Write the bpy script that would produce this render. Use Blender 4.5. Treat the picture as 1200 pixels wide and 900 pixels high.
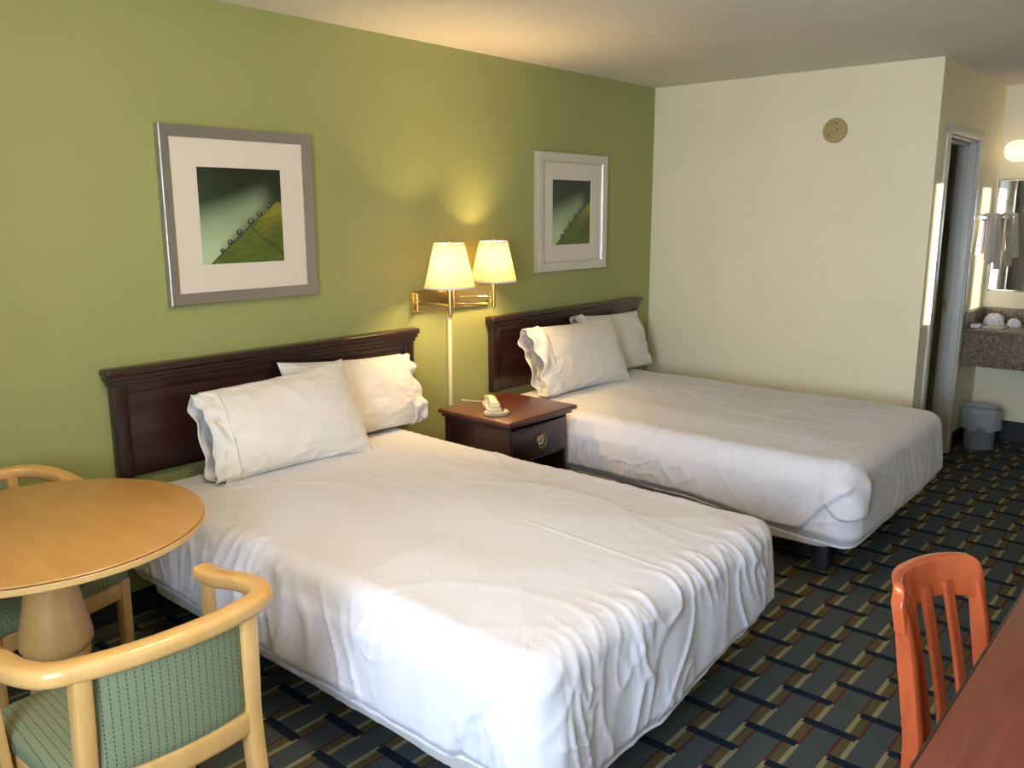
import bpy, bmesh, math, random
from mathutils import Vector, Matrix, noise
import numpy as np
SC = bpy.context.scene
COL = SC.collection
for o in list(bpy.data.objects): bpy.data.objects.remove(o)
PI = math.pi
# ---------------------------------------------------------------- camera
cam_d = bpy.data.cameras.new('camera'); cam = bpy.data.objects.new('camera', cam_d); COL.objects.link(cam)
cam_d.sensor_width = 36; cam_d.lens = 991.33/1200*36; cam_d.clip_start = .02
rt = Vector((0.65768535, -0.75329136, -0.00145215)); up = Vector((0.15161673, 0.1304851, 0.97978875)); fw = Vector((0.73787692, 0.64461288, -0.20002972))
m = Matrix((rt, up, -fw)).transposed().to_4x4(); m.translation = (0, -3.26, 1.61); cam.matrix_world = m
SC.camera = cam
# ---------------------------------------------------------------- world, lights, exposure
SC.view_settings.view_transform = 'Standard'; SC.view_settings.look = 'None'
SC.view_settings.exposure = 0.0; SC.view_settings.gamma = 1; SC.view_settings.use_curve_mapping = False
W = bpy.data.worlds.new('world'); SC.world = W; W.use_nodes = True
W.node_tree.nodes['Background'].inputs[0].default_value = (.55, .7, 1, 1); W.node_tree.nodes['Background'].inputs[1].default_value = 1.0
def light(kind, name, loc, energy, color, direction=None, **kw):
    d = bpy.data.lights.new(name, kind); d.energy = energy; d.color = color
    for k, v in kw.items(): setattr(d, k, v)
    o = bpy.data.objects.new(name, d); COL.objects.link(o); o.location = loc
    if direction: o.rotation_euler = Vector(direction).to_track_quat('-Z', 'Y').to_euler()
    return o
# daylight through the sheer curtains of the window in the left wall (behind and left of the camera)
light('AREA', 'window_daylight', (-.86, -2.78, 1.38), 73, (.60, .76, 1.0), (1, .12, -.05), spread=math.radians(125), shape='RECTANGLE', size=1.10, size_y=1.2)
# low sun slipping through the gap between the curtains
light('SUN', 'low_sun', (-4, -3, 2), 45, (1, .93, .80), (1, .12, .0), angle=.0015)
# added warm fill light, out of view overhead, with an invented ceiling fixture
light('POINT', 'warm_fill_light', (1.10, -1.70, 2.16), 36, (1, .75, .46), shadow_soft_size=.13)
FILL_GLOW = 10.0
LAMP_W = 30.0

# ---------------------------------------------------------------- node helpers
def mat(name, color=(.8,.8,.8), rough=.5, metal=0, **kw):
    M = bpy.data.materials.new(name); M.use_nodes = True
    b = M.node_tree.nodes['Principled BSDF']
    b.inputs['Base Color'].default_value = (*color, 1); b.inputs['Roughness'].default_value = rough; b.inputs['Metallic'].default_value = metal
    for k, v in kw.items(): b.inputs[k].default_value = v
    return M
def NT(M): return M.node_tree, M.node_tree.nodes['Principled BSDF']
def nd(t, typ, **kw):
    n = t.nodes.new(typ)
    for k, v in kw.items(): setattr(n, k, v)
    return n
def mth(t, op, a, b=None, c=None, clamp=False):
    n = nd(t, 'ShaderNodeMath', operation=op, use_clamp=clamp)
    for i, v in enumerate((a, b, c)):
        if v is None: continue
        if isinstance(v, (int, float)): n.inputs[i].default_value = v
        else: t.links.new(v, n.inputs[i])
    return n.outputs[0]
def coords(t, scale=(1,1,1)):
    tc = nd(t, 'ShaderNodeTexCoord'); mp = nd(t, 'ShaderNodeMapping'); mp.inputs['Scale'].default_value = scale
    t.links.new(tc.outputs['Object'], mp.inputs['Vector']); return mp.outputs[0]
def nz(t, vec, scale, detail=3, rough=.5, dist=0):
    n = nd(t, 'ShaderNodeTexNoise'); n.inputs['Scale'].default_value = scale; n.inputs['Detail'].default_value = detail
    n.inputs['Roughness'].default_value = rough; n.inputs['Distortion'].default_value = dist
    t.links.new(vec, n.inputs['Vector']); return n.outputs['Fac']
def ramp(t, fac, stops):
    r = nd(t, 'ShaderNodeValToRGB'); e = r.color_ramp.elements
    while len(e) < len(stops): e.new(.5)
    for i, (p, c) in enumerate(stops): e[i].position = p; e[i].color = (*c, 1) if len(c) == 3 else c
    t.links.new(fac, r.inputs[0]); return r.outputs[0]
def mixc(t, fac, a, b):
    n = nd(t, 'ShaderNodeMix', data_type='RGBA')
    for s, v in ((n.inputs[0], fac), (n.inputs[6], a), (n.inputs[7], b)):
        if isinstance(v, (int, float)): s.default_value = v
        elif isinstance(v, tuple): s.default_value = (*v, 1)
        else: t.links.new(v, s)
    return n.outputs[2]
def bump(M, h, strength=.3, dist=.01):
    t, b = NT(M); n = nd(t, 'ShaderNodeBump'); n.inputs['Strength'].default_value = strength; n.inputs['Distance'].default_value = dist
    t.links.new(h, n.inputs['Height']); t.links.new(n.outputs[0], b.inputs['Normal'])
def setc(M, c): t, b = NT(M); t.links.new(c, b.inputs['Base Color'])
def paint(name, c, rough=.6, var=.05, bs=180, bst=.15):
    M = mat(name, c, rough); t, b = NT(M); v = coords(t)
    n = nz(t, v, 1.7, 4)
    setc(M, ramp(t, n, [(.3, tuple(x*(1-var) for x in c)), (.7, tuple(min(1, x*(1+var)) for x in c))]))
    bump(M, nz(t, v, bs, 2), bst, .002); return M
def wood(name, c1, c2, scale=(1,12,12), rough=.35, ns=3, coat=0):
    M = mat(name, c1, rough); t, b = NT(M); v = coords(t, scale)
    n = nz(t, v, ns, 6, .65, .6)
    setc(M, ramp(t, n, [(.3, c1), (.7, c2)])); b.inputs['Coat Weight'].default_value = coat; b.inputs['Coat Roughness'].default_value = .15
    return M
def fabric(name, c, bs=900, bst=.15, wr=True):
    M = mat(name, c, .85); t, b = NT(M); v = coords(t)
    b.inputs['Sheen Weight'].default_value = .15
    h = mth(t, 'ADD', mth(t, 'MULTIPLY', nz(t, v, 8, 3, .5, 1.0), 1.0), mth(t, 'MULTIPLY', nz(t, v, bs, 1), .04))
    bump(M, h, bst, .02); return M

MT = {}
MT['green'] = paint('green_wall_paint', (.325, .350, .125), .55, .03)
MT['cream'] = paint('cream_wall_paint', (.89, .80, .55), .5, .02)
MT['white_trim'] = paint('door_trim_paint', (.62, .59, .50), .35, .03)
MT['black_base'] = mat('black_vinyl', (.012, .013, .014), .45)
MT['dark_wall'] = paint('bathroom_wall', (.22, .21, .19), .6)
M = paint('ceiling_texture', (.76, .71, .60), .85, .04); t, b = NT(M); v = coords(t)
vo = nd(t, 'ShaderNodeTexVoronoi'); vo.inputs['Scale'].default_value = 80; t.links.new(v, vo.inputs['Vector'])
bump(M, mth(t, 'ADD', vo.outputs['Distance'], nz(t, v, 60, 4)), .28, .010); MT['ceiling'] = M

# carpet: dark slate ground, navy bars across, bands of tan, olive and red that change sides
M = mat('patterned_carpet', (.04,.05,.05), .95); t, b = NT(M); b.inputs['Specular IOR Level'].default_value = .1
v = coords(t); sp = nd(t, 'ShaderNodeSeparateXYZ'); t.links.new(v, sp.inputs[0]); X, Y = sp.outputs[0], sp.outputs[1]
PX, PY = .1425, .1315
u = mth(t, 'DIVIDE', mth(t, 'SUBTRACT', X, 2.4755-PX*40), PX)       # integer at bar centres
w = mth(t, 'DIVIDE', mth(t, 'SUBTRACT', Y, -2.4325-PY*40), PY)      # integer at bar rows
iu = mth(t, 'FLOOR', mth(t, 'ADD', u, .5)); du = mth(t, 'ABSOLUTE', mth(t, 'SUBTRACT', u, iu))
par = mth(t, 'MODULO', iu, 2)
w2 = mth(t, 'DIVIDE', mth(t, 'ADD', w, par), 2)
dw = mth(t, 'MULTIPLY', mth(t, 'ABSOLUTE', mth(t, 'SUBTRACT', w2, mth(t, 'FLOOR', mth(t, 'ADD', w2, .5)))), 2)
bar = mth(t, 'MULTIPLY', mth(t, 'LESS_THAN', du, .017/PX), mth(t, 'LESS_THAN', dw, .083/PY))
# bands run along x midway between bar rows
wh = mth(t, 'SUBTRACT', w, .5); jw = mth(t, 'FLOOR', mth(t, 'ADD', wh, .5)); dd = mth(t, 'MULTIPLY', mth(t, 'SUBTRACT', wh, jw), PY)
seg = mth(t, 'FLOOR', u); flip = mth(t, 'SUBTRACT', mth(t, 'MULTIPLY', mth(t, 'MODULO', mth(t, 'ADD', seg, jw), 2), 2), 1)
d2 = mth(t, 'MULTIPLY', dd, flip)
band = mth(t, 'LESS_THAN', mth(t, 'ABSOLUTE', dd), .026)
tan_ = mth(t, 'MULTIPLY', band, mth(t, 'GREATER_THAN', d2, .010))
red_ = mth(t, 'MULTIPLY', band, mth(t, 'LESS_THAN', d2, -.018))
fine = nz(t, v, 260, 3, .7)
base = ramp(t, fine, [(.3, (.050,.062,.058)), (.7, (.120,.138,.128))])
c = mixc(t, band, base, (.13,.105,.04)); c = mixc(t, tan_, c, (.36,.31,.16)); c = mixc(t, red_, c, (.13,.030,.022)); c = mixc(t, bar, c, (.009,.016,.036))
setc(M, mixc(t, mth(t, 'MULTIPLY', nz(t, v, 320, 2), .5), c, (.02,.025,.025)))
bump(M, fine, .6, .006); MT['carpet'] = M

MT['sheet'] = fabric('white_cotton_sheet', (.71, .695, .72), 700, .10)
MT['case'] = fabric('white_pillowcase', (.76, .72, .65), 700, .10)
MT['boxcover'] = fabric('box_spring_cover', (.55, .53, .49), 500, .3)
MT['mahogany'] = wood('dark_mahogany', (.014,.0045,.0045), (.036,.010,.008), (1,10,10), .28, 3, .25)
MT['mahogany_top'] = wood('mahogany_top', (.070,.017,.012), (.12,.028,.017), (8,1,8), .33, 3, .3)
MT['maple'] = wood('maple_frame', (.61,.335,.098), (.72,.42,.145), (4,4,1), .32, 4, .35)
MT['maple_top'] = wood('maple_laminate', (.47,.245,.068), (.57,.31,.095), (9,1.6,9), .30, 2.2, .15)
MT['maple_edge'] = wood('maple_edge_band', (.64,.39,.13), (.71,.45,.17), (4,4,1), .4)
MT['groove'] = mat('dark_groove', (.10,.04,.015), .6)
MT['cherry'] = wood('cherry_chair_wood', (.40,.075,.022), (.52,.11,.034), (4,4,1), .24, 4, .5)
MT['desk'] = wood('cherry_desk_laminate', (.12,.032,.018), (.20,.054,.028), (1.2,14,14), .34, 2.5, .1)
MT['desk_edge'] = mat('dark_desk_edge', (.035,.018,.012), .4)
MT['brass'] = mat('polished_brass', (.86,.60,.22), .18, 1)
MT['oldbrass'] = mat('aged_brass', (.55,.43,.22), .3, 1)
MT['chrome'] = mat('chrome', (.75,.75,.74), .15, 1)
MT['silver'] = mat('brushed_silver_frame', (.40,.385,.35), .38, .75)
M = MT['silver']; t, b = NT(M); bump(M, nz(t, coords(t, (6,6,160)), 8, 3), .2, .002)
MT['palesilver'] = mat('pale_champagne_frame', (.60,.59,.52), .35, .35)
MT['matboard'] = mat('white_mat_board', (.70,.65,.55), .8)
MT['cord'] = mat('ivory_cord_cover', (.72,.66,.45), .5)
MT['phone'] = mat('ivory_phone_plastic', (.72,.62,.42), .4)
MT['smoke'] = paint('yellowed_plastic', (.42,.33,.14), .5, .15, 40, .2)
MT['smoke_dark'] = mat('dark_brown_plastic', (.08,.05,.02), .6)
MT['glasslight'] = mat('frosted_globe', (.9,.85,.75), .3); MT['glasslight'].node_tree.nodes['Principled BSDF'].inputs['Emission Color'].default_value = (1,.80,.52,1); MT['glasslight'].node_tree.nodes['Principled BSDF'].inputs['Emission Strength'].default_value = 1.05
MT['mirror'] = mat('mirror_glass', (.85,.87,.85), .02, 1)
M = mat('granite_laminate', (.3,.25,.18), .3); t, b = NT(M); v = coords(t)
setc(M, ramp(t, nz(t, v, 70, 4, .75), [(.32,(.035,.026,.018)), (.47,(.19,.145,.095)), (.60,(.31,.25,.17)), (.75,(.46,.40,.30))])); MT['granite'] = M
MT['towel'] = fabric('white_terry', (.76,.74,.76), 400, .4); MT['towelb'] = fabric('beige_terry', (.66,.56,.48), 400, .4)
MT['bin'] = mat('grey_plastic_bin', (.20,.22,.23), .4)
M = mat('clear_liner', (.75,.8,.85), .25); b = NT(M)[1]; b.inputs['Alpha'].default_value = .33; MT['liner'] = M
MT['under'] = paint('pale_panel', (.58,.58,.54), .5)
MT['soap'] = mat('wrapped_soap', (.80,.70,.72), .4)
MT['metal_dark'] = mat('dark_bed_metal', (.03,.03,.032), .5)
MT['curtain'] = fabric('blackout_curtain', (.35,.30,.22), 300, .3)
# lamp shade: pleated white fabric, translucent
M = bpy.data.materials.new('lamp_shade_fabric'); M.use_nodes = True; t = M.node_tree; t.nodes.clear()
out = nd(t, 'ShaderNodeOutputMaterial'); df = nd(t, 'ShaderNodeBsdfDiffuse'); df.inputs[0].default_value = (.85,.80,.66,1)
tr = nd(t, 'ShaderNodeBsdfTranslucent'); tr.inputs[0].default_value = (.24,.165,.068,1); mx = nd(t, 'ShaderNodeMixShader'); mx.inputs[0].default_value = .55
t.links.new(df.outputs[0], mx.inputs[1]); t.links.new(tr.outputs[0], mx.inputs[2]); t.links.new(mx.outputs[0], out.inputs[0]); MT['shade'] = M
def emis(name, c, s):
    M = mat(name, c, .4); b = NT(M)[1]; b.inputs['Emission Color'].default_value = (*c, 1); b.inputs['Emission Strength'].default_value = s; return M
MT['bulb'] = emis('lit_bulb', (1,.72,.38), 12)
MT['fill_dome'] = emis('fill_dome_glow', (1,.82,.56), FILL_GLOW*.1)
# green chair fabric: rows of dark dashes; axis = dash direction (local)
def chair_fabric(name, run):
    M = mat(name, (.2,.26,.18), .9); t, b = NT(M); v = coords(t); s = nd(t, 'ShaderNodeSeparateXYZ'); t.links.new(v, s.inputs[0])
    a = s.outputs[0]; r = s.outputs[run]
    fa = mth(t, 'FRACT', mth(t, 'DIVIDE', mth(t, 'ADD', a, 5), .0165)); fr = mth(t, 'FRACT', mth(t, 'DIVIDE', mth(t, 'ADD', r, 5), .0105))
    dash = mth(t, 'MULTIPLY', mth(t, 'LESS_THAN', fa, .14), mth(t, 'LESS_THAN', fr, .62))
    fine = mth(t, 'MULTIPLY', mth(t, 'LESS_THAN', mth(t, 'FRACT', mth(t, 'DIVIDE', mth(t, 'ADD', r, mth(t, 'MULTIPLY', a, .25)), .0052)), .45), .35)
    base = mixc(t, fine, (.205,.235,.120), (.10,.133,.068))
    setc(M, mixc(t, dash, base, (.035,.06,.035))); bump(M, nz(t, v, 600, 2), .3, .002); return M
MT['gf_back'] = chair_fabric('green_dash_fabric_back', 2); MT['gf_seat'] = chair_fabric('green_dash_fabric_seat', 1)

# ---------------------------------------------------------------- object helpers
def mk(name, verts, faces, m, parent=None, smooth=True, loc=None, rot=None):
    me = bpy.data.meshes.new(name); me.from_pydata([tuple(v) for v in verts], [], faces); me.update()
    o = bpy.data.objects.new(name, me); COL.objects.link(o)
    if m: me.materials.append(MT[m] if isinstance(m, str) else m)
    if smooth:
        me.polygons.foreach_set('use_smooth', [True]*len(me.polygons))
    if parent: o.parent = parent
    if loc: o.location = loc
    if rot: o.rotation_euler = rot
    return o
class MB:
    def __init__(s): s.v = []; s.f = []
    def add(s, v, f):
        n = len(s.v); s.v += [tuple(x) for x in v]; s.f += [tuple(i+n for i in q) for q in f]; return s
    def box(s, x0, x1, y0, y1, z0, z1, bev=.003, mtx=None, seg=2):
        bm = bmesh.new(); bmesh.ops.create_cube(bm, size=1)
        for q in bm.verts: q.co = Vector(((x0+x1)/2+q.co.x*(x1-x0), (y0+y1)/2+q.co.y*(y1-y0), (z0+z1)/2+q.co.z*(z1-z0)))
        if bev > 0: bmesh.ops.bevel(bm, geom=bm.edges[:], offset=bev, segments=seg, profile=.5, affect='EDGES')
        if mtx: bm.transform(mtx)
        bm.verts.index_update(); s.add([q.co[:] for q in bm.verts], [[w.index for w in f.verts] for f in bm.faces]); bm.free(); return s
    def lathe(s, prof, n=32, c=(0,0,0), capped=True):
        v = []; f = []
        for r, z in prof:
            for i in range(n): a = 2*PI*i/n; v.append((c[0]+r*math.cos(a), c[1]+r*math.sin(a), c[2]+z))
        for k in range(len(prof)-1):
            for i in range(n): j = (i+1) % n; f.append((k*n+i, k*n+j, (k+1)*n+j, (k+1)*n+i))
        if capped:
            f.append(tuple(range(n))[::-1]); f.append(tuple(range((len(prof)-1)*n, len(prof)*n)))
        return s.add(v, f)
    def sweep(s, pts, w, h, upv=(0,0,1), n=12, sq=.35, scale=None, closed=False):
        """superelliptic section w (sideways) x h (along up) along pts"""
        pts = [Vector(p) for p in pts]; v = []; f = []; N = len(pts)
        for k, p in enumerate(pts):
            if closed: d = pts[(k+1) % N]-pts[k-1]
            else: d = pts[min(k+1, N-1)]-pts[max(k-1, 0)]
            d.normalize(); upv_ = Vector(upv); side = d.cross(upv_).normalized(); uu = side.cross(d).normalized()
            sc = scale[k] if scale else 1
            for i in range(n):
                a = 2*PI*(i+.5)/n; ca, sa = math.cos(a), math.sin(a)
                x = math.copysign(abs(ca)**sq, ca)*w/2*sc; y = math.copysign(abs(sa)**sq, sa)*h/2*sc
                v.append(p+side*x+uu*y)
        for k in range(N if closed else N-1):
            for i in range(n): j = (i+1) % n; k2 = (k+1) % N; f.append((k*n+i, k*n+j, k2*n+j, k2*n+i))
        if not closed: f.append(tuple(range(n))[::-1]); f.append(tuple(range((N-1)*n, N*n)))
        return s.add(v, f)
    def tube(s, pts, r, n=10): return s.sweep(pts, 2*r, 2*r, (0.01, .02, 1) if abs((Vector(pts[-1])-Vector(pts[0])).normalized().z) < .9 else (0, 1, 0), n, 1)
    def build(s, name, m, parent=None, smooth=True, **kw):
        o = mk(name, s.v, s.f, m, parent, smooth, **kw)
        if smooth:
            bm = bmesh.new(); bm.from_mesh(o.data); bmesh.ops.recalc_face_normals(bm, faces=bm.faces)
            for e in bm.edges:
                if len(e.link_faces) == 2 and e.calc_face_angle() > .7: e.smooth = False
            bm.to_mesh(o.data); bm.free()
        return o
def crv(pts, n=8):
    """Catmull-Rom through points"""
    P = [Vector(p) for p in pts]; P = [2*P[0]-P[1]]+P+[2*P[-1]-P[-2]]; out = []
    for i in range(1, len(P)-2):
        for k in range(n):
            t_ = k/n; a, b, c, d = P[i-1:i+3]
            out.append(.5*((2*b)+(c-a)*t_+(2*a-5*b+4*c-d)*t_*t_+(3*b-a-3*c+d)*t_**3))
    out.append(P[-2]); return out
def empty(name, loc, label, cat, rz=0, group=None):
    o = bpy.data.objects.new(name, None); COL.objects.link(o); o.location = loc; o.rotation_euler = (0, 0, rz); o.empty_display_size = .1
    tag(o, label, cat, group); return o
def tag(o, label, cat, group=None):
    o['label'] = label; o['category'] = cat
    if group: o['group'] = group
    return o
def struct(o): o['kind'] = 'structure'; return o
def sbox(name, m, *a, bev=0): return struct(MB().box(*a, bev=bev).build(name, m, smooth=False))

# ---------------------------------------------------------------- room shell
XL, XP, XV, YH, YF, H = -1.0, 5.23, 6.706, -1.835, -3.62, 2.435
sbox('floor', 'carpet', XL-.1, XV+.1, YF-.1, .1, -.1, 0)
sbox('ceiling', 'ceiling', XL-.1, XV+.1, YF-.1, .1, H, H+.1)
sbox('wall_back', 'green', XL-.1, XP+.05, 0, .1, 0, H)
sbox('wall_front', 'cream', XL-.1, XV+.1, YF-.1, YF, 0, H)
mb = MB(); WY0, WY1, WZ0, WZ1 = -3.3, -1.35, .90, 1.80
mb.box(XL-.1, XL, YF, WY0, 0, H, bev=0).box(XL-.1, XL, WY1, 0, 0, H, bev=0).box(XL-.1, XL, WY0, WY1, 0, WZ0, bev=0).box(XL-.1, XL, WY0, WY1, WZ1, H, bev=0)
struct(mb.build('wall_left', 'cream', smooth=False))
win = mb = MB()
mb.box(XL-.08, XL-.03, WY0, WY0+.05, WZ0, WZ1).box(XL-.08, XL-.03, WY1-.05, WY1, WZ0, WZ1).box(XL-.08, XL-.03, WY0, WY1, WZ0, WZ0+.05).box(XL-.08, XL-.03, WY0, WY1, WZ1-.04, WZ1)
struct(mb.build('window_1', 'white_trim', smooth=False))
def curtain(y0, y1, label):
    v = []; f = []; n = 90
    for k in (0, 1):
        for i in range(n+1):
            s_ = i/n; y = y0+(y1-y0)*s_; x = XL+.06+.022*math.sin(s_*(y1-y0)*70)
            v.append((x, y, .12 if k == 0 else 2.12))
    for i in range(n): f.append((i, i+1, n+2+i, n+1+i))
    o = mk('curtain', v, f, 'curtain'); sm = o.modifiers.new('s', 'SOLIDIFY'); sm.thickness = .004
    tag(o, label, 'curtain'); return o
curtain(-3.5, -2.738, 'brown curtain hanging at the left window, panel nearer the desk wall')
curtain(-2.584, -1.15, 'brown curtain hanging at the left window, panel nearer the green wall')
curtain(-2.712, -2.601, 'unseen narrow brown strip added between the two window panels to split the sun beam')  # unseen strip, added to divide the gap into two thin sun beams
# partition beside bed two, hall wall with doorway, vanity wall
sbox('wall_right', 'cream', XP, XP+.12, YH, .0, 0, H)
DX0, DX1, DZ = 5.44, 6.10, 2.04
mb = MB().box(XP+.12, DX0, YH, YH+.10, 0, H, bev=0).box(DX1, XV, YH, YH+.10, 0, H, bev=0).box(DX0, DX1, YH, YH+.10, DZ, H, bev=0)
struct(mb.build('wall_hall', 'cream', smooth=False))
sbox('wall_vanity', 'cream', XV, XV+.1, YF, .1, 0, H)
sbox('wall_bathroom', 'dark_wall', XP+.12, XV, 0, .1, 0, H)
# door trim: casing + jamb lining with stop
mb = MB(); cw = .062
for x0, x1 in ((DX0-cw, DX0+.004), (DX1-.004, DX1+cw)):
    mb.box(x0, x1, YH-.018, YH, 0, DZ+cw, bev=.006)
mb.box(DX0-cw, DX1+cw, YH-.020, YH, DZ, DZ+cw, bev=.008)
mb.box(DX0, DX0+.015, YH-.004, YH+.105, 0, DZ, bev=.002).box(DX1-.015, DX1, YH-.004, YH+.105, 0, DZ, bev=.002).box(DX0, DX1, YH-.004, YH+.105, DZ-.015, DZ, bev=.002)
mb.box(DX1-.027, DX1-.015, YH+.045, YH+.085, 0, DZ-.015, bev=.002).box(DX0+.015, DX0+.027, YH+.045, YH+.085, 0, DZ-.015, bev=.002).box(DX0, DX1, YH+.045, YH+.085, DZ-.03, DZ-.015, bev=.002)
d1 = struct(mb.build('door_1', 'white_trim'))
MB().box(DX1-.019, DX1-.0145, YH+.065, YH+.097, .95, 1.03, bev=.002).box(DX1-.045, DX1-.018, YH+.072, YH+.090, .975, 1.0, bev=.003).build('strike_plate', 'oldbrass', d1)
# baseboards (black vinyl)
sbox('baseboard_back', 'black_base', XL, XP, -.008, -.0005, 0, .10, bev=.002)
sbox('baseboard_right', 'black_base', XP-.008, XP-.0005, YH, -.01, 0, .10, bev=.002)
sbox('baseboard_front', 'black_base', XL, XV, YF+.0005, YF+.008, 0, .10, bev=.002)
sbox('baseboard_hall', 'black_base', DX1+cw, XV-.01, YH-.008, YH-.0005, 0, .12, bev=.002)
sbox('baseboard_vanity', 'black_base', XV-.010, XV-.0005, YF+.01, YH-.01, 0, .15, bev=.002)

# ---------------------------------------------------------------- beds
def rr_loop(a, b, r, nx, ny, nc):
    """rounded rectangle perimeter (ccw from +x side bottom), returns (x,y,nx,ny) lists; half dims a,b"""
    r = max(min(r, a, b), 1e-4); P = []
    def arc(cx, cy, a0):
        for i in range(nc): t_ = a0+PI/2*i/nc; P.append((cx+r*math.cos(t_), cy+r*math.sin(t_), math.cos(t_), math.sin(t_)))
    for i in range(ny): P.append((a, -b+r+(2*b-2*r)*i/ny, 1, 0))
    arc(a-r, b-r, 0)
    for i in range(nx): P.append((a-r-(2*a-2*r)*i/nx, b, 0, 1))
    arc(-a+r, b-r, PI/2)
    for i in range(ny): P.append((-a, b-r-(2*b-2*r)*i/ny, -1, 0))
    arc(-a+r, -b+r, PI)
    for i in range(nx): P.append((-a+r+(2*a-2*r)*i/nx, -b, 0, -1))
    arc(a-r, -b+r, 1.5*PI)
    return P
def N3(x, y, z): return noise.noise(Vector((x, y, z)))
def ridge(n, p=2.2): return (1-min(1, abs(n)*2.3))**p
def sst(a, b, x): t_ = min(1, max(0, (x-a)/(b-a))); return t_*t_*(3-2*t_)
def cover(name, parent, a, b, ztop, hemf, seed, ampf, m='sheet', flare=.02, tuck=.03, er=.075, extra=None):
    """sheet over a mattress: origin at bed centre; +y head, -y foot. rings: top insets, rounded edge, sides"""
    nx, ny, nc = 150, 210, 14
    v = []
    L = rr_loop(a, b, .11, nx, ny, nc); arc = [0]
    for p, q in zip(L, L[1:]): arc.append(arc[-1]+math.hypot(p[0]-q[0], p[1]-q[1]))
    nin = 52
    ins = [a*(1-k/nin) for k in range(nin)]
    ins = [max(d, er) for d in ins if d > er]+[er]
    rings = [('t', d) for d in ins]+[('e', k/14) for k in range(1, 15)]+[('s', k/56) for k in range(1, 57)]
    NP = None; rr_side = [0]*ny+[10]*nc+[1]*nx+[11]*nc+[2]*ny+[12]*nc+[3]*nx+[13]*nc
    for kind, q in rings:
        d = q if kind == 't' else er*(1-math.sin(q*PI/2)) if kind == 'e' else 0
        L = rr_loop(a-d, b-d, max(.001, .095-d), nx, ny, nc); NP = len(L)
        for i, (x, y, ex, ey) in enumerate(L):
            if kind == 't': z = ztop; nrm = Vector((0, 0, 1)); w_ = -(q-er)-er*PI/2
            elif kind == 'e':
                an = q*PI/2; z = ztop-.016-er*(1-math.cos(an)); nrm = Vector((ex*math.sin(an), ey*math.sin(an), math.cos(an))); w_ = -er*(PI/2-an)
            else:
                hz = hemf(x, y, ex, ey); z0 = ztop-.016-er; z = z0+(hz-z0)*q; nrm = Vector((ex, ey, 0)); w_ = q*(z0-hz)
            edge = -w_ if kind != 's' else 0
            # crown and hollow of the top
            X_, Y_ = x+seed*7.3, y+seed*3.1
            h = 0
            soft = .014*N3(X_*2.1, Y_*1.7, 1)+.004*N3(X_*5, Y_*5, 2)
            # creases pressed in the top
            cr = .0028*ridge(N3(X_*2.2+1.5*N3(X_*1.3, Y_*1.3, 5), Y_*1.9, 9), 7)+.0016*ridge(N3(X_*5+Y_*3, Y_*4-X_*3, 4), 5)*sst(-.1, .4, N3(X_*1.5, Y_*1.5, 14))
            for cx_, dirx in ((.02, 1), (-.30, 0), (.42, 0), (.33, 1)):      # pressed laundry folds
                t_ = (x-cx_ if dirx else y-cx_)+.012*N3(x*2+seed, y*2, cx_); cr += .0022*math.exp(-(t_/.006)**2)*sst(-.5, .3, N3(x*2, y*2, cx_+3))
            h += (soft+cr)
            if kind != 't': h *= (1-.6*(q if kind == 'e' else 1))
            if kind == 't': z += -.016*sst(.40, er, q)
            amp = ampf(x, y, ex, ey)
            # fall of folds running down from the edge (domain: along the edge, down)
            if w_ > -.42:
                dX, dY = a-abs(x), b-abs(y); t_ = sst(-.11, .11, dX-dY)
                fall = sst(-.27, .03, w_)**1.6; F = 0
                for wt, s_ in ((1-t_, y+seed*5.7+(7.1 if x > 0 else 0)), (t_, x+seed*3.3+(19.3 if y > 0 else 9.3))):
                    if wt <= 0: continue
                    wob = .5*N3(s_*2.2, w_*3, 11)
                    md = sst(-.25, .30, N3(s_*2.6, w_*2.0, 31)); md2 = sst(-.2, .3, N3(s_*4.1+9, w_*3.0, 33))
                    f1 = N3(s_*4.2+wob, w_*1.6, 21)*.020+N3(s_*9+wob*2, w_*3.2, 22)*.007
                    f2 = ridge(N3(s_*11+wob*4+w_*2.4, w_*3.4, 23), 4)*.012*md+ridge(N3(s_*19-w_*3.0+wob*4, w_*4, 24), 4)*.009*md2+ridge(N3(s_*8-w_*9, w_*5+s_*3, 25), 5)*.006*md2
                    F += wt*(f1*(.30+.70*sst(-.05, .2, w_))+f2*(1-.55*sst(.14, .34, w_)))
                h += amp*fall*F
            if extra: h += extra(x, y, z, ex, ey, kind)
            P = Vector((x, y, z))+nrm*h
            if kind == 's':
                o_ = flare*math.sin(min(1, q*1.15)*PI*.5)-tuck*sst(.80, 1, q)
                P += Vector((ex, ey, 0))*o_
            v.append(P)
    f = []
    for k in range(len(rings)-1):
        for i in range(NP): j = (i+1) % NP; f.append((k*NP+i, (k+1)*NP+i, (k+1)*NP+j, k*NP+j))
    # centre cap: the innermost ring has collapsed to a slit; zip its two long sides together
    L0 = v[:NP]; right = [i for i in range(NP) if rr_side[i] == 0]; left = [i for i in range(NP) if rr_side[i] == 2][::-1]
    for p, q in zip(range(len(right)-1), range(len(left)-1)): f.append((right[p], right[p+1], left[q+1], left[q]))
    o = mk(name, v, f, m, parent)
    return o, v, NP, rings
def hem_strip(name, parent, v, NP, m='sheet', r=.005):
    last = v[-NP:]; mb = MB(); mb.sweep([Vector(p)+Vector((0, 0, .001)) for p in last[::4]], 2*r, 2*r, (0, 0, 1), 8, 1, closed=True)
    return mb.build(name, m, parent)

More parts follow.
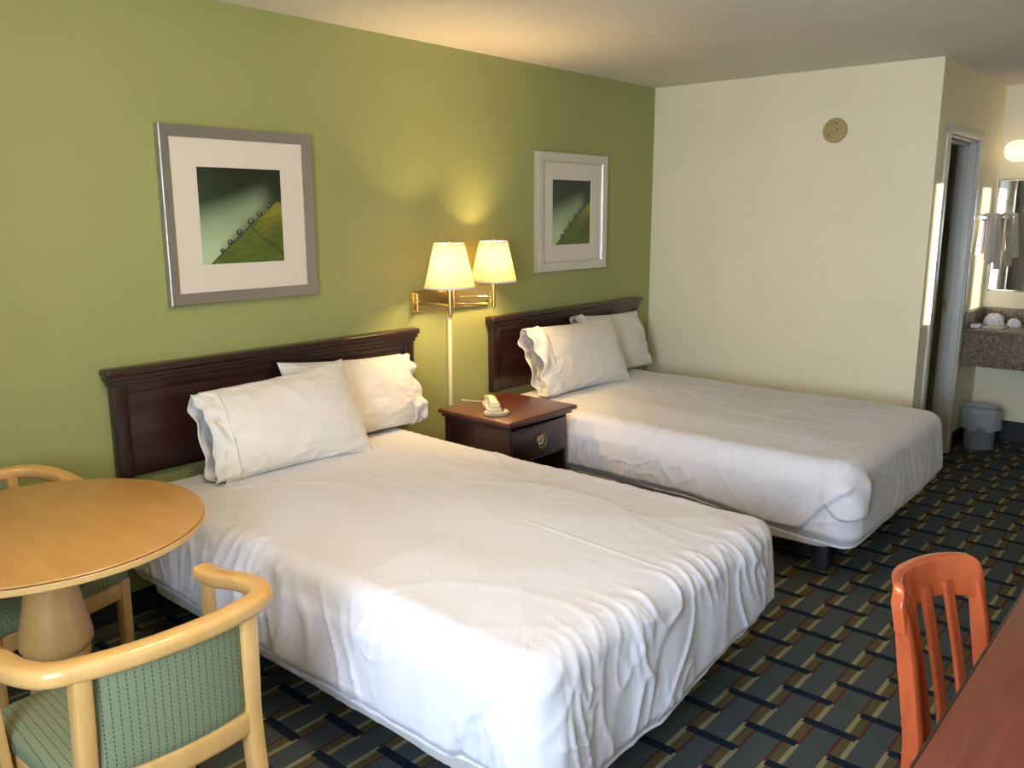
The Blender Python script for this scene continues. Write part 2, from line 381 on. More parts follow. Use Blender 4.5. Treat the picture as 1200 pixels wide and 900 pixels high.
def bed(cx, y0, y1, label, seed, hemf, ampf, a=.675, ztop=.565, extra=None):
    b = (y0-y1)/2
    root = empty('bed', (cx, (y0+y1)/2, 0), label, 'bed')
    MB().box(-a+.26, a-.26, -b+.26, b-.05, .02, .17, bev=.01).build('bed_base', 'metal_dark', root)
    for sx in (-1, 1):
        MB().box(sx*(a-.22)-.03, sx*(a-.22)+.03, -b+.16, -b+.22, 0, .17, bev=.01).build('leg', 'metal_dark', root)
    bc, v_, NP, _ = cover('box_spring_cover', root, a-.022, b-.085, .33, lambda x, y, ex, ey: .172+.008*N3(x*3, y*3, 3), seed+3, lambda *q: .25, 'boxcover', .0, .02)
    o, v, NP, _ = cover('sheet', root, a, b, ztop, hemf, seed, ampf, extra=extra)
    o['label'] = 'white top sheet hanging over the sides'
    hem_strip('sheet_hem', o, v, NP)
    return root
def hem1(x, y, ex, ey):
    h = .240+.008*N3(x*2.2, y*2.2, 7); f = .165+.090*sst(-.35, .675, x)+.006*N3(x*4, y, 3)
    return h+(f-h)*sst(0, .9, -ey)
def amp1(x, y, ex, ey): return (1.0 if ey < -.5 else .95 if ex < -.3 else .5) if y < .6 else .45
def layers1(x, y, z, ex, ey, kind):
    if kind == 't': return 0
    if ex < -.2:
        ye = -.93+.42*max(0, .52-z)*1.4
        return .016*sst(-.005, .007, y-ye)*sst(.53, .46, z)
    return 0
bed1 = bed(2.03, -.09, -2.14, 'white-sheeted double bed nearest the camera, in front of the round table', 1.0, hem1, amp1, ztop=.590, extra=layers1)
def hem2(x, y, ex, ey):
    h = .235+.008*N3(x*2.2, y*2.2, 17)
    if ex < -.3: h = .205+.075*sst(-.85, -.2, y)
    if ey < -.3: h = .20+.03*sst(-.6, .6, x)
    return h
def amp2(x, y, ex, ey): return .85 if ex < -.3 else .22
def layers2(x, y, z, ex, ey, kind):
    """top sheet hanging over the near side down to a slanting hem, with a diagonal edge and a draped fold at the foot corner"""
    h = 0
    if kind == 't': return 0
    if ex < -.2:
        zb = .315-.055*sst(.7, -.4, y); q = (.50-z)/(.50-zb); ye = -1.005+.20*max(0, q)
        up_ = sst(-.006, .008, z-zb)*sst(-.006, .008, y-ye)
        h += up_*.021*sst(.53, .46, z)
        h += .022*math.exp(-((y-(-.15+.9*(z-.4)))/.16)**2)*sst(.54, .42, z)*sst(.25, .33, z)*.6
    c = math.atan2(-ey, -ex) if ex <= 0 and ey <= 0 and (ex != 0 or ey != 0) else None
    p = None
    if ex < -.99: p = -(y+1.02-.085)
    elif ey < -.99: p = .134+(x+.675-.085)
    elif ex < 0 and ey < 0: p = c*.085
    if p is not None and -.10 < p < .24:
        qq = (p-.075)/.125
        if abs(qq) < 1:
            zb = .33+.13*qq*qq+.04*qq
            h += (.042*sst(0, .022, z-zb)*(1-.55*sst(.05, .20, z-zb))+.008*math.sin(qq*7+z*20)*sst(0, .04, z-zb))*(1-qq**2)*sst(.54, .48, z)
    return h
bed2 = bed(4.125, -.09, -2.13, 'white-sheeted double bed at the far end, beside the cream wall', 2.0, hem2, amp2, ztop=.590, extra=layers2)

# headboards, screwed to the wall
def headboard(x0, x1, label):
    cx = (x0+x1)/2; w_ = (x1-x0)/2
    r = empty('headboard', (cx, 0, .585), label, 'headboard', group=None)
    MB().box(-w_+.03, w_-.03, -.030, -.002, 0, .40, bev=.002).build('panel', 'mahogany', r)
    for s in (-1, 1):
        xx = s*(w_-.055); MB().box(xx-.030, xx+.030, -.046, -.002, 0, .38, bev=.005).build('side_post', 'mahogany', r)
    MB().box(-w_+.085, w_-.085, -.040, -.002, .335, .385, bev=.006).build('top_rail', 'mahogany', r)
    mb = MB()   # stepped cornice
    mb.box(-w_+.016, w_-.016, -.052, -.002, .372, .392, bev=.006).box(-w_+.008, w_-.008, -.060, -.002, .390, .412, bev=.004).box(-w_, w_, -.072, -.002, .410, .440, bev=.009, seg=3)
    mb.build('cornice', 'mahogany', r)
    return r
headboard(1.343, 2.937, 'dark mahogany headboard behind the pillows of the near bed')
headboard(3.495, 5.045, 'dark mahogany headboard behind the pillows of the far bed')

# ---------------------------------------------------------------- pillows
def pillow(cx, cy, cz, L, Hh, T, lean, yaw, label, seed, open_side=-1, taper=0):
    """lying form: x length, y height, z thickness; then leaned back against the headboard"""
    r = empty('pillow', (cx, cy, cz), label, 'pillow', group=None)
    r.rotation_euler = Matrix.Rotation(yaw, 3, 'Z').to_4x4().to_euler()
    A, B = L/2, Hh/2; nu, nv = 90, 64; v = []; f = []
    R = Matrix.Rotation(lean, 4, 'X')
    def shape(u, w, side):
        au, aw = abs(u), abs(w)
        th = T/2*(max(0, 1-au**2.6)**.55)*(max(0, 1-aw**2.3)**.6)
        if u*open_side > 0: th = T/2*(max(.0, 1-(au*.80)**2.6)**.55)*(max(0, 1-aw**2.3)**.6)
        x = A*u*(1-.035*(1-w*w)*au**3)
        y = B*w*(1-.070*(1-u*u)*aw**3)-.010*(1-aw)*0
        wr = .012*N3(u*1.6+seed, w*1.6, side*3)+.004*N3(u*4+seed, w*3, side*5)
        ed = max(au, aw)**4
        wr += .014*ed*(ridge(N3(u*2.6+seed*2, w*4.5, 7+side), 3)-.3)+.004*ridge(N3(u*2.2+w*1.5+seed, w*2.4-u*1.2, 9+side), 5)
        sag = -.02*w*T
        z = side*(th+wr*min(1, th/(T*.12)))
        return x, y, z
    for side in (1, -1):
        o_ = len(v)
        for i in range(nu+1):
            for k in range(nv+1):
                u = math.sin((i/nu*2-1)*PI/2*.96)/math.sin(PI/2*.96); w = math.sin((k/nv*2-1)*PI/2*.96)/math.sin(PI/2*.96)
                x, y, z = shape(u, w, side)
                v.append(R @ Vector((x, (y+B)*(1+taper*u), z)))
        for i in range(nu):
            for k in range(nv):
                p = o_+i*(nv+1)+k; q = (p, p+nv+1, p+nv+2, p+1); f.append(q if side > 0 else q[::-1])
    mk('cushion', v, f, 'case', r)
    # open pillowcase end: a flattened tube running past the pillow with a doubled hem
    v = []; f = []; n = 110; rows = 22
    for k in range(rows+1):
        q = k/rows
        for i in range(n):
            a_ = 2*PI*i/n; ca, sa = math.cos(a_), math.sin(a_)
            u0 = .84+(.25)*q
            yy = B*math.copysign(abs(ca)**.75, ca)*(.985-.05*math.sin(q*2.5)+.02*N3(ca*2, sa*2, seed+q))
            tt = T/2*(.80-.30*q)*math.copysign(abs(sa)**.8, sa)
            tt += (.010+.020*q)*N3(ca*3.2+seed, sa*1.5+q*1.8, 3)+.014*q*math.sin(ca*5+seed)+.006*q*math.sin(ca*13+seed*2)
            xx = A*u0+.022*q*N3(ca*2.5, sa*2, seed+4)
            v.append(R @ Vector((open_side*xx, (yy+B)*(1+taper*open_side), tt)))
    for k in range(rows):
        for i in range(n): j = (i+1) % n; q_ = (k*n+i, k*n+j, (k+1)*n+j, (k+1)*n+i); f.append(q_ if open_side > 0 else q_[::-1])
    o = mk('pillowcase_hem', v, f, 'case', r); sm = o.modifiers.new('s', 'SOLIDIFY'); sm.thickness = .005; sm.offset = 0
    o['label'] = 'open ruffled end of the pillowcase'
    return r
TP = .584
pillow(1.955, -.415, TP, .68, .41, .19, math.radians(60), math.radians(-5), 'white pillow at the left of the near bed, its open hem toward the round table', 1.3, taper=.07)
pillow(2.43, -.235, TP, .70, .385, .15, math.radians(66), math.radians(1), 'white pillow at the right of the near bed, half behind its neighbour', 4.1, open_side=1, taper=-.07)
pillow(4.00, -.395, TP, .74, .42, .21, math.radians(64), math.radians(-4), 'white pillow of the far bed beside the nightstand, its open end bunched', 7.7)
pillow(4.58, -.235, TP, .70, .40, .15, math.radians(68), math.radians(0), 'white pillow of the far bed nearest the cream wall', 9.2, open_side=-1, taper=-.04)

# ---------------------------------------------------------------- nightstand, phone
ns = empty('nightstand', (3.135, -.48, 0), 'dark mahogany nightstand with a brass ring pull between the two beds', 'nightstand')
w_, d_ = .225, .215
mb = MB().box(-w_, -w_+.02, -d_, d_, .06, .60).box(w_-.02, w_, -d_, d_, .06, .60).box(-w_+.02, w_-.02, d_-.015, d_, .06, .60).box(-w_+.02, w_-.02, -d_+.01, d_-.01, .40, .415).box(-w_+.02, w_-.02, -d_, d_-.01, .08, .11)
mb.box(-w_-.005, w_+.005, -d_-.006, d_, 0, .075, bev=.006)
mb.build('body', 'mahogany', ns)
MB().box(-w_-.022, w_+.022, -d_-.022, d_+.004, .598, .618, bev=.008, seg=3).build('moulding', 'mahogany', ns)
MB().box(-w_-.040, w_+.040, -d_-.040, d_+.010, .618, .640, bev=.006, seg=3).build('top', 'mahogany_top', ns)
dr = MB().box(-w_+.022, w_-.022, -d_-.010, -d_+.20, .42, .585, bev=.005).build('drawer', 'mahogany', ns)
mb = MB(); c_ = (0, -d_-.012, .505)
rot = Matrix.Translation(c_) @ Matrix.Rotation(PI/2, 4, 'X')
def lrot(mb, prof, mtx, n=32):
    t2 = MB().lathe(prof, n); mb.add([mtx @ Vector(p) for p in t2.v], t2.f)
lrot(mb, [(.030, -.001), (.030, .002), (.024, .004), (.022, .003), (.014, .003), (.011, .008), (.004, .011)], rot)
ring = [Vector(c_)+Vector((.034*math.cos(t_), -.012, .034*math.sin(t_)-.004)) for t_ in [2*PI*i/40 for i in range(40)]]
mb.sweep(ring, .005, .005, (0, 1, 0), 8, 1, closed=True)
mb.build('ring_pull', 'oldbrass', dr)

ph = empty('telephone', (3.035, -.475, .640), 'small ivory telephone with a coiled cord on the nightstand', 'telephone', rz=math.radians(-38))
v = []; f = []
mb = MB()
mb.box(-.036, .036, -.105, .105, 0, .026, bev=.010, seg=3); mb.build('base', 'phone', ph)
hs = crv([(0, -.085, .040), (0, -.05, .050), (0, .0, .056), (0, .05, .050), (0, .09, .042)], 6)
MB().sweep(hs, .046, .024, (0, 0, 1), 14, .5, scale=[1.1-.25*math.sin(PI*i/(len(hs)-1)) for i in range(len(hs))]).box(-.026, .026, -.10, -.05, .022, .044, bev=.007).box(-.026, .026, .045, .10, .022, .044, bev=.007).build('handset', 'phone', ph)
pts = []; cc = crv([(-.036, -.085, .015), (-.05, -.125, .012), (-.02, -.155, .012), (.03, -.15, .012), (.055, -.12, .012), (.05, -.09, .012)], 60)
for i, p in enumerate(cc):
    d = (cc[min(i+1, len(cc)-1)]-cc[max(i-1, 0)]).normalized(); s = d.cross(Vector((0, 0, 1)))
    a_ = i*.95; pts.append(p+s*.008*math.cos(a_)+Vector((0, 0, .008*math.sin(a_)-.001)))
MB().sweep(pts, .0055, .0055, (.1, .1, 1), 6, 1).build('coiled_cord', 'phone', ph)
lc = crv([(0, .10, .012), (-.02, .17, .004), (-.08, .20, .004), (-.12, .235, .004)], 8)
MB().sweep(lc, .005, .005, (0, 0, 1), 8, 1).build('line_cord', 'phone', ph)

# ---------------------------------------------------------------- wall lamp with two swing arms
wl = empty('wall_lamp', (3.225, 0, 1.15), 'brass wall lamp with two swing arms and pleated shades, lit, above the nightstand', 'lamp')
MB().box(-.295, .295, -.018, -.0005, -.058, .058, bev=.006).build('back_plate', 'brass', wl)
def arm(px, elbow, tip, zt):
    for dz in (.016, -.022):
        MB().tube([(px, -.035, dz), (elbow[0], elbow[1], dz-.002), (tip[0], tip[1], dz-.010)], .0042).build('arm', 'brass', wl)
    MB().tube([(px, -.035, -.045), (px, -.035, .045)], .008).tube([(px, -.016, .0), (px, -.035, .0)], .006).build('pivot', 'brass', wl)
    x, y = tip
    MB().lathe([(.002, -.066), (.007, -.060), (.006, -.054), (.0115, -.048), (.0115, .070), (.018, .073), (.018, .085), (.013, .088), (.013, .115)], 20, (x, y, 0)).build('socket', 'brass', wl)
    MB().lathe([(.010, .115), (.013, .13), (.021, .165), (.022, .185), (.017, .205), (.006, .212)], 20, (x, y, 0)).build('bulb', 'bulb', wl)
    light('POINT', 'lamp_bulb_light', (3.225+x, y, 1.15+.19), LAMP_W, (1, .66, .30), shadow_soft_size=.045)
    # shade
    z0, z1, r0, r1 = zt, zt+.215, .124, .073; n = 192; v = []; f = []
    rows = 10
    for k in range(rows+1):
        q = k/rows; rr = r0+(r1-r0)*q; zz = z0+(z1-z0)*q
        for i in range(n):
            a_ = 2*PI*i/n; rp = rr*(1+.006*math.cos(i*PI))+.002*math.cos(a_*6)
            v.append((x+rp*math.cos(a_), y+rp*math.sin(a_), zz))
    for k in range(rows):
        for i in range(n): j = (i+1) % n; f.append((k*n+i, k*n+j, (k+1)*n+j, (k+1)*n+i))
    sh = mk('lamp_shade', v, f, 'shade', wl)
    def ring_(rad, z, th): return [Vector((x+rad*math.cos(2*PI*i/48), y+rad*math.sin(2*PI*i/48), z)) for i in range(48)]
    for rad, zz in ((r0+.001, z0+.004), (r1+.001, z1-.004)): MB().sweep(ring_(rad, zz, 0), .003, .010, (0, 0, 1), 8, .6, closed=True).build('trim_band', MT['case'], sh)
    mb = MB()
    for a_ in (0, 2*PI/3, 4*PI/3): mb.tube([(x, y, z1-.012), (x+r1*math.cos(a_), y+r1*math.sin(a_), z1-.006)], .0015, 6)
    mb.lathe([(.006, z1-.016), (.006, z1-.004), (.003, z1), (.005, z1+.008), (.001, z1+.016)], 12, (x, y, 0)).build('finial', 'brass', sh)
arm(-.270, (-.34, -.14), (-.288, -.29), .092)
arm(-.005, (.03, -.11), (.168, -.165), .088)
tag(MB().box(3.200, 3.222, -.012, -.0005, .02, 1.09, bev=.003).build('cord_cover', 'cord'), 'narrow ivory cord cover running down the green wall below the lamp', 'cord cover')

# ---------------------------------------------------------------- framed leaf pictures
def art_mesh(parent, x0, x1, z0, z1, y):
    n = 150; v = []; f = []; cols = []
    drops = [(.24, .155, .028), (.335, .245, .034), (.455, .365, .040), (.60, .455, .042), (.71, .54, .036), (.83, .605, .034)]
    for k in range(n+1):
        for i in range(n+1):
            u, w = i/n, k/n; v.append((x0+(x1-x0)*u, y, z0+(z1-z0)*w))
            edge = .775*(u-.09)+.02*math.sin(max(0, u-.08)*3.3)          # leaf rim height
            if u < .08: edge = -.1
            if u > .87: edge = min(edge, .775*.78+.05)
            if w < edge:        # the leaf
                dd = edge-w
                vein = .62+.38*N3((w+u*.45)*26+3*N3(u*3, w*3, 1), (u-w)*2.5, 6)+.25*math.sin((w*1.0-u*.30)*70+9*N3(u*3, w*3, 1)); g = .5+.5*N3(u*4, w*4, 3)
                br = .55+.45*g; yl = sst(.55, .95, u)*sst(.35, .05, dd)
                mv = abs((w-.42)+.78*(u-.55)); mvk = 1-.5*math.exp(-(mv/.012)**2)*(u > .5)
                c = Vector((.085+.16*yl, .125+.10*yl, .022+.005*yl))*(br*(.75+.35*vein))*mvk*1.35
                c *= .35+.65*sst(0, .035, dd)
            else:
                pale = Vector((.42, .56, .33)); dark = Vector((.008, .014, .008)); mid = Vector((.035, .055, .028))
                hz = .60+.32*u**1.2
                k1 = sst(hz+.08, hz-.22, w); k2 = sst(1.02, .72, u+.12*w)
                c = dark.lerp(mid, .6*sst(.55, .0, u)*sst(1.1, .8, w)+.2); c = c.lerp(pale, k1*k2*(.55+.45*sst(.1, .5, hz-w)*sst(.7, .1, u)))
                c = c.lerp(mid, .5*sst(.12, 0, w-edge)*sst(.15, .4, u))
            for (a_, b_, r_) in drops:
                b2 = .775*(a_-.09)+.02*math.sin(max(0, a_-.08)*3.3)+r_*.5
                q = math.hypot(u-a_, w-b2)/r_
                if q < 1: c = Vector((.02, .03, .015)).lerp(Vector((.30, .33, .27)), sst(.55, .1, math.hypot(u-a_+r_*.1, w-b2-r_*.35)/r_)+.25*sst(.5, .9, q)*(w < b2))
            cols.append((*c, 1))
    for k in range(n):
        for i in range(n): p = k*(n+1)+i; f.append((p, p+1, p+n+2, p+n+1))
    o = mk('leaf_print', v, f, MT['print'], parent, smooth=False)
    at = o.data.color_attributes.new('ink', 'FLOAT_COLOR', 'POINT'); at.data.foreach_set('color', [x for c in cols for x in c])
    o['label'] = 'print of a green leaf rim with water drops'
    return o
M = mat('leaf_print_ink', (.5,.5,.5), .35); t, b = NT(M); an = nd(t, 'ShaderNodeAttribute'); an.attribute_name = 'ink'; t.links.new(an.outputs['Color'], b.inputs['Base Color']); MT['print'] = M
def picture(cx, cz, S, fwid, label, m, bevel_in):
    r = empty('picture_frame', (cx, 0, cz), label, 'picture'); h = S/2; D = .034
    # mitred frame of four lengths
    mb = MB()
    prof = [(0, -.001), (0, -D), (.004, -D-.003), (fwid-.008, -D+(.010 if bevel_in else .0)), (fwid, -D+.012), (fwid, -.006)]
    pts = []
    corners = [(-1, -1), (1, -1), (1, 1), (-1, 1)]
    v = []; f = []
    for cxs, czs in corners:
        for d, y in prof: v.append((cxs*(h-d), y, czs*(h-d)))
    n = len(prof)
    for k in range(4):
        for i in range(n-1):
            k2 = (k+1) % 4; f.append((k*n+i, k2*n+i, k2*n+i+1, k*n+i+1))
    mb.add(v, f); mb.build('frame', m, r)
    q = S*.278; e = h-fwid; mb = MB()
    def quad(a, b_, c, d): mb.add([a, b_, c, d], [(0, 1, 2, 3)])
    yM = -.016
    bv = .004
    for s, t_ in (((-1, -1), (1, -1)), ((1, -1), (1, 1)), ((1, 1), (-1, 1)), ((-1, 1), (-1, -1))):
        quad((s[0]*e, yM, s[1]*e), (t_[0]*e, yM, t_[1]*e), (t_[0]*q, yM, t_[1]*q), (s[0]*q, yM, s[1]*q))
        quad((s[0]*q, yM, s[1]*q), (t_[0]*q, yM, t_[1]*q), (t_[0]*(q-.002), yM+.004, t_[1]*(q-.002)), (s[0]*(q-.002), yM+.004, s[1]*(q-.002)))
    mb.build('mat_board', 'matboard', r, smooth=False)
    MB().box(-e, e, -.008, -.002, -e, e, bev=0).build('backing', 'groove', r, smooth=False)
    art_mesh(r, -q, q, -q, q, -.0125)
    return r
picture(1.992, 1.592, .705, .046, 'square silver framed leaf print hanging on the green wall above the near bed', 'silver', True)
picture(4.283, 1.602, .705, .058, 'square pale champagne framed leaf print hanging on the green wall above the far bed', 'palesilver', False)

# ---------------------------------------------------------------- round table
tb = empty('round_table', (.826, -.790, 0), 'round maple pedestal table at the left of the near bed', 'table')
R = .429
MB().lathe([(R-.004, .744), (R-.001, .7465), (R-.004, .7495), (R-.006, .75)], 128).build('table_top', 'maple_top', tb)
MB().lathe([(R-.012, .7235), (R-.003, .724), (R, .727), (R, .741), (R-.002, .743)], 128).build('edge_band', 'maple_edge', tb)
MB().lathe([(R-.004, .7425), (R-.0012, .7430), (R-.0012, .7450), (R-.004, .7455)], 128).build('groove_line', 'groove', tb)
MB().lathe([(.15, .690), (.15, .7235)], 48).lathe([(.062, .690), (.060, .66), (.064, .60), (.080, .50), (.094, .44), (.098, .41), (.098, .395), (.090, .380), (.084, .372), (.088, .362), (.088, .350), (.080, .340), (.078, .30), (.085, .20), (.10, .12), (.14, .075), (.14, .05)], 48).build('pedestal', 'maple', tb)
mb = MB()
for k in range(4):
    a_ = k*PI/2+PI/4; c, s = math.cos(a_), math.sin(a_)
    mb.sweep([(c*.05, s*.05, .075), (c*.15, s*.15, .070), (c*.25, s*.25, .045), (c*.31, s*.31, .022)], .075, .045, (0, 0, 1), 12, .4, scale=[1, 1, .9, .8])
mb.build('foot', 'maple', tb)

# ---------------------------------------------------------------- armchairs at the table
def armchair(loc, rz, label):
    r = empty('armchair', loc, label, 'chair', rz=rz)
    zr = .735
    half = [(.262, .150, -.052), (.265, .06, -.046), (.266, -.04, -.022), (.260, -.130, -.009), (.228, -.200, -.002), (.165, -.228, 0), (.09, -.243, 0)]
    path = [(-x, y, zr+z) for x, y, z in half]+[(0, -.248, zr)]+[(x, y, zr+z) for x, y, z in half[::-1]]
    P = crv(path, 8)
    MB().sweep(P, .054, .042, (0, 0, 1), 18, .62).build('arm_rail', 'maple', r)
    for s in (-1, 1):
        leg = crv([(s*.180, -.218, zr-.012), (s*.181, -.212, .58), (s*.183, -.205, .46), (s*.187, -.215, .30), (s*.195, -.235, .12), (s*.202, -.255, 0)], 6)
        MB().sweep(leg, .050, .038, (1, 0, 0), 12, .35).build('leg', 'maple', r)
        leg = [(s*.222, .235, .425), (s*.222, .236, .25), (s*.220, .238, 0)]
        MB().sweep(leg, .040, .036, (1, 0, 0), 12, .35, scale=[1, .95, .75]).build('leg', 'maple', r)
        MB().sweep([(s*.260, .118, zr-.060), (s*.256, .116, .55), (s*.245, .112, .37)], .040, .024, (1, 0, 0), 12, .35).build('arm_post', 'maple', r)
        MB().sweep([(s*.196, -.19, .385), (s*.222, .235, .385)], .024, .058, (0, 0, 1), 12, .3).build('side_apron', 'maple', r)
    MB().sweep([(-.215, .236, .385), (.215, .236, .385)], .024, .058, (0, 0, 1), 12, .3).build('front_apron', 'maple', r)
    lr = crv([(-.178, -.212, .452), (-.09, -.226, .452), (0, -.231, .452), (.09, -.226, .452), (.178, -.212, .452)], 6)
    MB().sweep(lr, .028, .058, (0, 0, 1), 14, .4).build('back_rail', 'maple', r)
    # upholstered back panel
    v = []; f = []; n, k_ = 40, 16
    for side in (0, 1):
        for i in range(n+1):
            u = i/n*2-1
            for k in range(k_+1):
                q = k/k_; e = (1-abs(u)**8)*(1-abs(2*q-1)**8)
                x = .168*u; yb = -.236+.022*u*u
                y = yb+(-1 if side == 0 else 1)*(.006+.010*max(0, e)**.5)+(.006 if q > .5 else .006)
                v.append((x, y, .478+(zr-.016-.478)*q))
    for side in (0, 1):
        o_ = side*(n+1)*(k_+1)
        for i in range(n):
            for k in range(k_):
                p = o_+i*(k_+1)+k; q = (p, p+k_+1, p+k_+2, p+1); f.append(q if side == 0 else q[::-1])
    mk('back_panel', v, f, 'gf_back', r)
    # seat cushion
    v = []; f = []; n, k_ = 40, 40
    def sw(y): return .205+(.245-.205)*((y+.20)/.46)
    for side in (1, 0):
        for i in range(n+1):
            u = math.sin((i/n*2-1)*PI/2)
            for k in range(k_+1):
                w2 = math.sin((k/k_*2-1)*PI/2); y = .03+.235*w2*(1-.04*u*u*(w2 > 0)); rr = 1-.05*abs(w2)**6
                e = (max(0, 1-abs(u)**6)*max(0, 1-abs(w2)**6))**.5
                v.append((sw(y)*u*rr, y, .425+(.014+.040*e**.7 if side else -.012*e)))
    for side in (0, 1):
        o_ = side*(n+1)*(k_+1)
        for i in range(n):
            for k in range(k_):
                p = o_+i*(k_+1)+k; q = (p, p+k_+1, p+k_+2, p+1); f.append(q if side == 0 else q[::-1])
    # side strip joins
    def idx(side, i, k): return (0 if side else 1)*(n+1)*(k_+1)+i*(k_+1)+k
    bd = [(i, 0) for i in range(n)]+[(n, k) for k in range(k_)]+[(i, k_) for i in range(n, 0, -1)]+[(0, k) for k in range(k_, 0, -1)]
    for a_, b_ in zip(bd, bd[1:]+bd[:1]): f.append((idx(1, *a_), idx(0, *a_), idx(0, *b_), idx(1, *b_)))
    mk('seat', v, f, 'gf_seat', r)
    return r
armchair((.765, -1.415, 0), math.radians(-2), 'maple armchair with green dashed upholstery in front of the table, back to camera')
armchair((.84, -.40, 0), math.radians(196), 'maple armchair tucked behind the round table against the green wall')

# ---------------------------------------------------------------- desk and its chair
dk = empty('desk', (1.95, -3.28, 0), 'reddish brown laminate desk with a dark edge at the lower right', 'desk')
MB().box(-.95, .95, -.32, .325, .716, .75, bev=.002).build('desk_top', 'desk', dk)
mb = MB(); mb.box(-.954, .954, .325, .331, .714, .7485, bev=.0025).box(-.957, -.950, -.32, .330, .714, .7485, bev=.0025).box(.950, .957, -.32, .330, .714, .7485, bev=.0025); mb.build('edge_band', 'desk_edge', dk)
for x in (-.90, .90): MB().box(x-.015, x+.015, -.30, .28, 0, .716, bev=.002).build('side_panel', 'desk', dk)
MB().box(-.885, .885, -.30, -.28, .30, .716, bev=.002).build('back_panel', 'desk', dk)
d = MB().box(.45, .885, -.25, .27, .56, .712, bev=.003).build('drawer', 'desk', dk)
MB().tube([(.62, .272, .64), (.62, .292, .64), (.72, .292, .64), (.72, .272, .64)], .005).build('handle', 'oldbrass', d)

def desk_chair(loc, rz):
    r = empty('desk_chair', loc, 'orange cherry wooden slat-back chair tucked under the desk', 'chair', rz=rz)
    # local: faces -y (toward desk); back at +y
    H0 = .815
    def by(z): return .165+.085*max(0, (z-.44)/.44)**1.3      # backward lean
    hw = .150
    def bow(x): return .052*(1-(abs(x)/hw)**2.6)
    for s in (-1, 1):
        leg = crv([(s*hw, by(.755)+.002, .752), (s*hw, by(.68), .68), (s*hw, by(.55), .55), (s*hw, .165, .44), (s*hw, .168, .25), (s*hw, .215, 0)], 6)
        MB().sweep(leg, .040, .026, (1, 0, 0), 12, .3, scale=[.7+.3*min(1, i/8) for i in range(len(leg))]).build('leg', 'cherry', r)
        MB().sweep([(s*.175, -.20, .43), (s*.175, -.205, 0)], .034, .034, (1, 0, 0), 12, .35, scale=[1, .75]).build('leg', 'cherry', r)
        MB().sweep([(s*.172, .15, .22), (s*.172, -.19, .22)], .018, .026, (0, 0, 1), 10, .5).build('stretcher', 'cherry', r)
        MB().sweep([(s*.165, .15, .395), (s*.165, -.19, .395)], .022, .055, (0, 0, 1), 10, .4).build('apron', 'cherry', r)
    # curved crest rail wrapping around the post tops
    v = []; f = []; n, kk = 48, 10
    for i in range(n+1):
        u = i/n*2-1; x = (hw+.018)*u
        topz = H0-.040*max(0, (abs(u)-.80)/.20)**2.0; botz = .712+.018*(1-u*u)
        for k in range(kk+1):
            q = k/kk; z = botz+(topz-botz)*q; yy = by(z)+bow(min(hw, abs(x)))
            th = .027
            v.append((x, yy-th/2, z)); v.append((x, yy+th/2, z))
    K = (kk+1)*2
    for i in range(n):
        for k in range(kk):
            p = i*K+k*2; q = (i+1)*K+k*2
            f.append((p, q, q+2, p+2)); f.append((p+1, p+3, q+3, q+1))
        p = i*K; q = p+K; f.append((p, p+1, q+1, q)); p += kk*2; q += kk*2; f.append((p, q, q+1, p+1))
    for i in (0, n):
        for k in range(kk):
            p = i*K+k*2; c = (p, p+2, p+3, p+1); f.append(c if i == 0 else c[::-1])
    o = mk('crest_rail', v, f, 'cherry', r); bv = o.modifiers.new('b', 'BEVEL'); bv.width = .005; bv.segments = 3; bv.limit_method = 'ANGLE'
    for x in (-.078, 0, .078):
        sl = [(x, by(z)+bow(x)*(.55+.45*(z-.44)/.36)-.012, z) for z in (.43, .50, .58, .66, .72, .76)]
        MB().sweep(sl, .012, .034, (1, 0, 0), 12, .35).build('slat', 'cherry', r)
    MB().sweep([(-.165, .165, .415), (.165, .165, .415)], .024, .05, (0, 0, 1), 10, .4).build('rear_rail', 'cherry', r)
    MB().sweep([(-.165, -.20, .395), (.165, -.20, .395)], .022, .055, (0, 0, 1), 10, .4).build('apron', 'cherry', r)
    MB().box(-.205, .205, -.225, .150, .425, .452, bev=.012, seg=3).build('seat', 'cherry', r)
desk_chair((1.925, -3.030, 0), math.radians(-15))

# ---------------------------------------------------------------- detector on the cream wall
sd = empty('smoke_detector', (XP, -1.26, 2.08), 'round yellowed plastic detector plate high on the cream wall', 'smoke detector')
def rx(prof, m, name, parent, off=(0, 0, 0), n=40):
    mb = MB(); lrot(mb, prof, Matrix.Translation(off) @ Matrix.Rotation(-PI/2, 4, 'Y'), n); return mb.build(name, m, parent)
rx([(.072, .0005), (.072, .012), (.066, .018), (.045, .019), (.043, .016), (.018, .016), (.016, .021), (.002, .022)], 'smoke', 'housing', sd)
for dy, dz in ((-.012, .040), (-.015, .0), (.01, .005), (.012, -.01), (.03, -.03)):
    rx([(.0045, .010), (.0045, .0205)], 'smoke_dark', 'screw', sd, (0, dy, dz), 10)

# ---------------------------------------------------------------- vanity: counter, mirror, lamp, towels, bin
vc = empty('vanity_counter', (XV, -2.5, 0), 'speckled brown granite vanity counter with a backsplash at far right', 'counter')
VX = 6.20-XV; y0, y1 = -1.0, 2.5+YH
MB().box(VX-.01, -.001, y0, y1-.001, .815, .840, bev=.006).build('counter_top', 'granite', vc)
MB().box(VX, VX+.03, y0, y1-.001, .595, .815, bev=.003).build('apron', 'granite', vc)
MB().box(-.022, -.001, y0, y1-.001, .840, .945, bev=.003).box(VX+.02, -.022, y1-.022, y1-.001, .840, .945, bev=.003).build('backsplash', 'granite', vc)
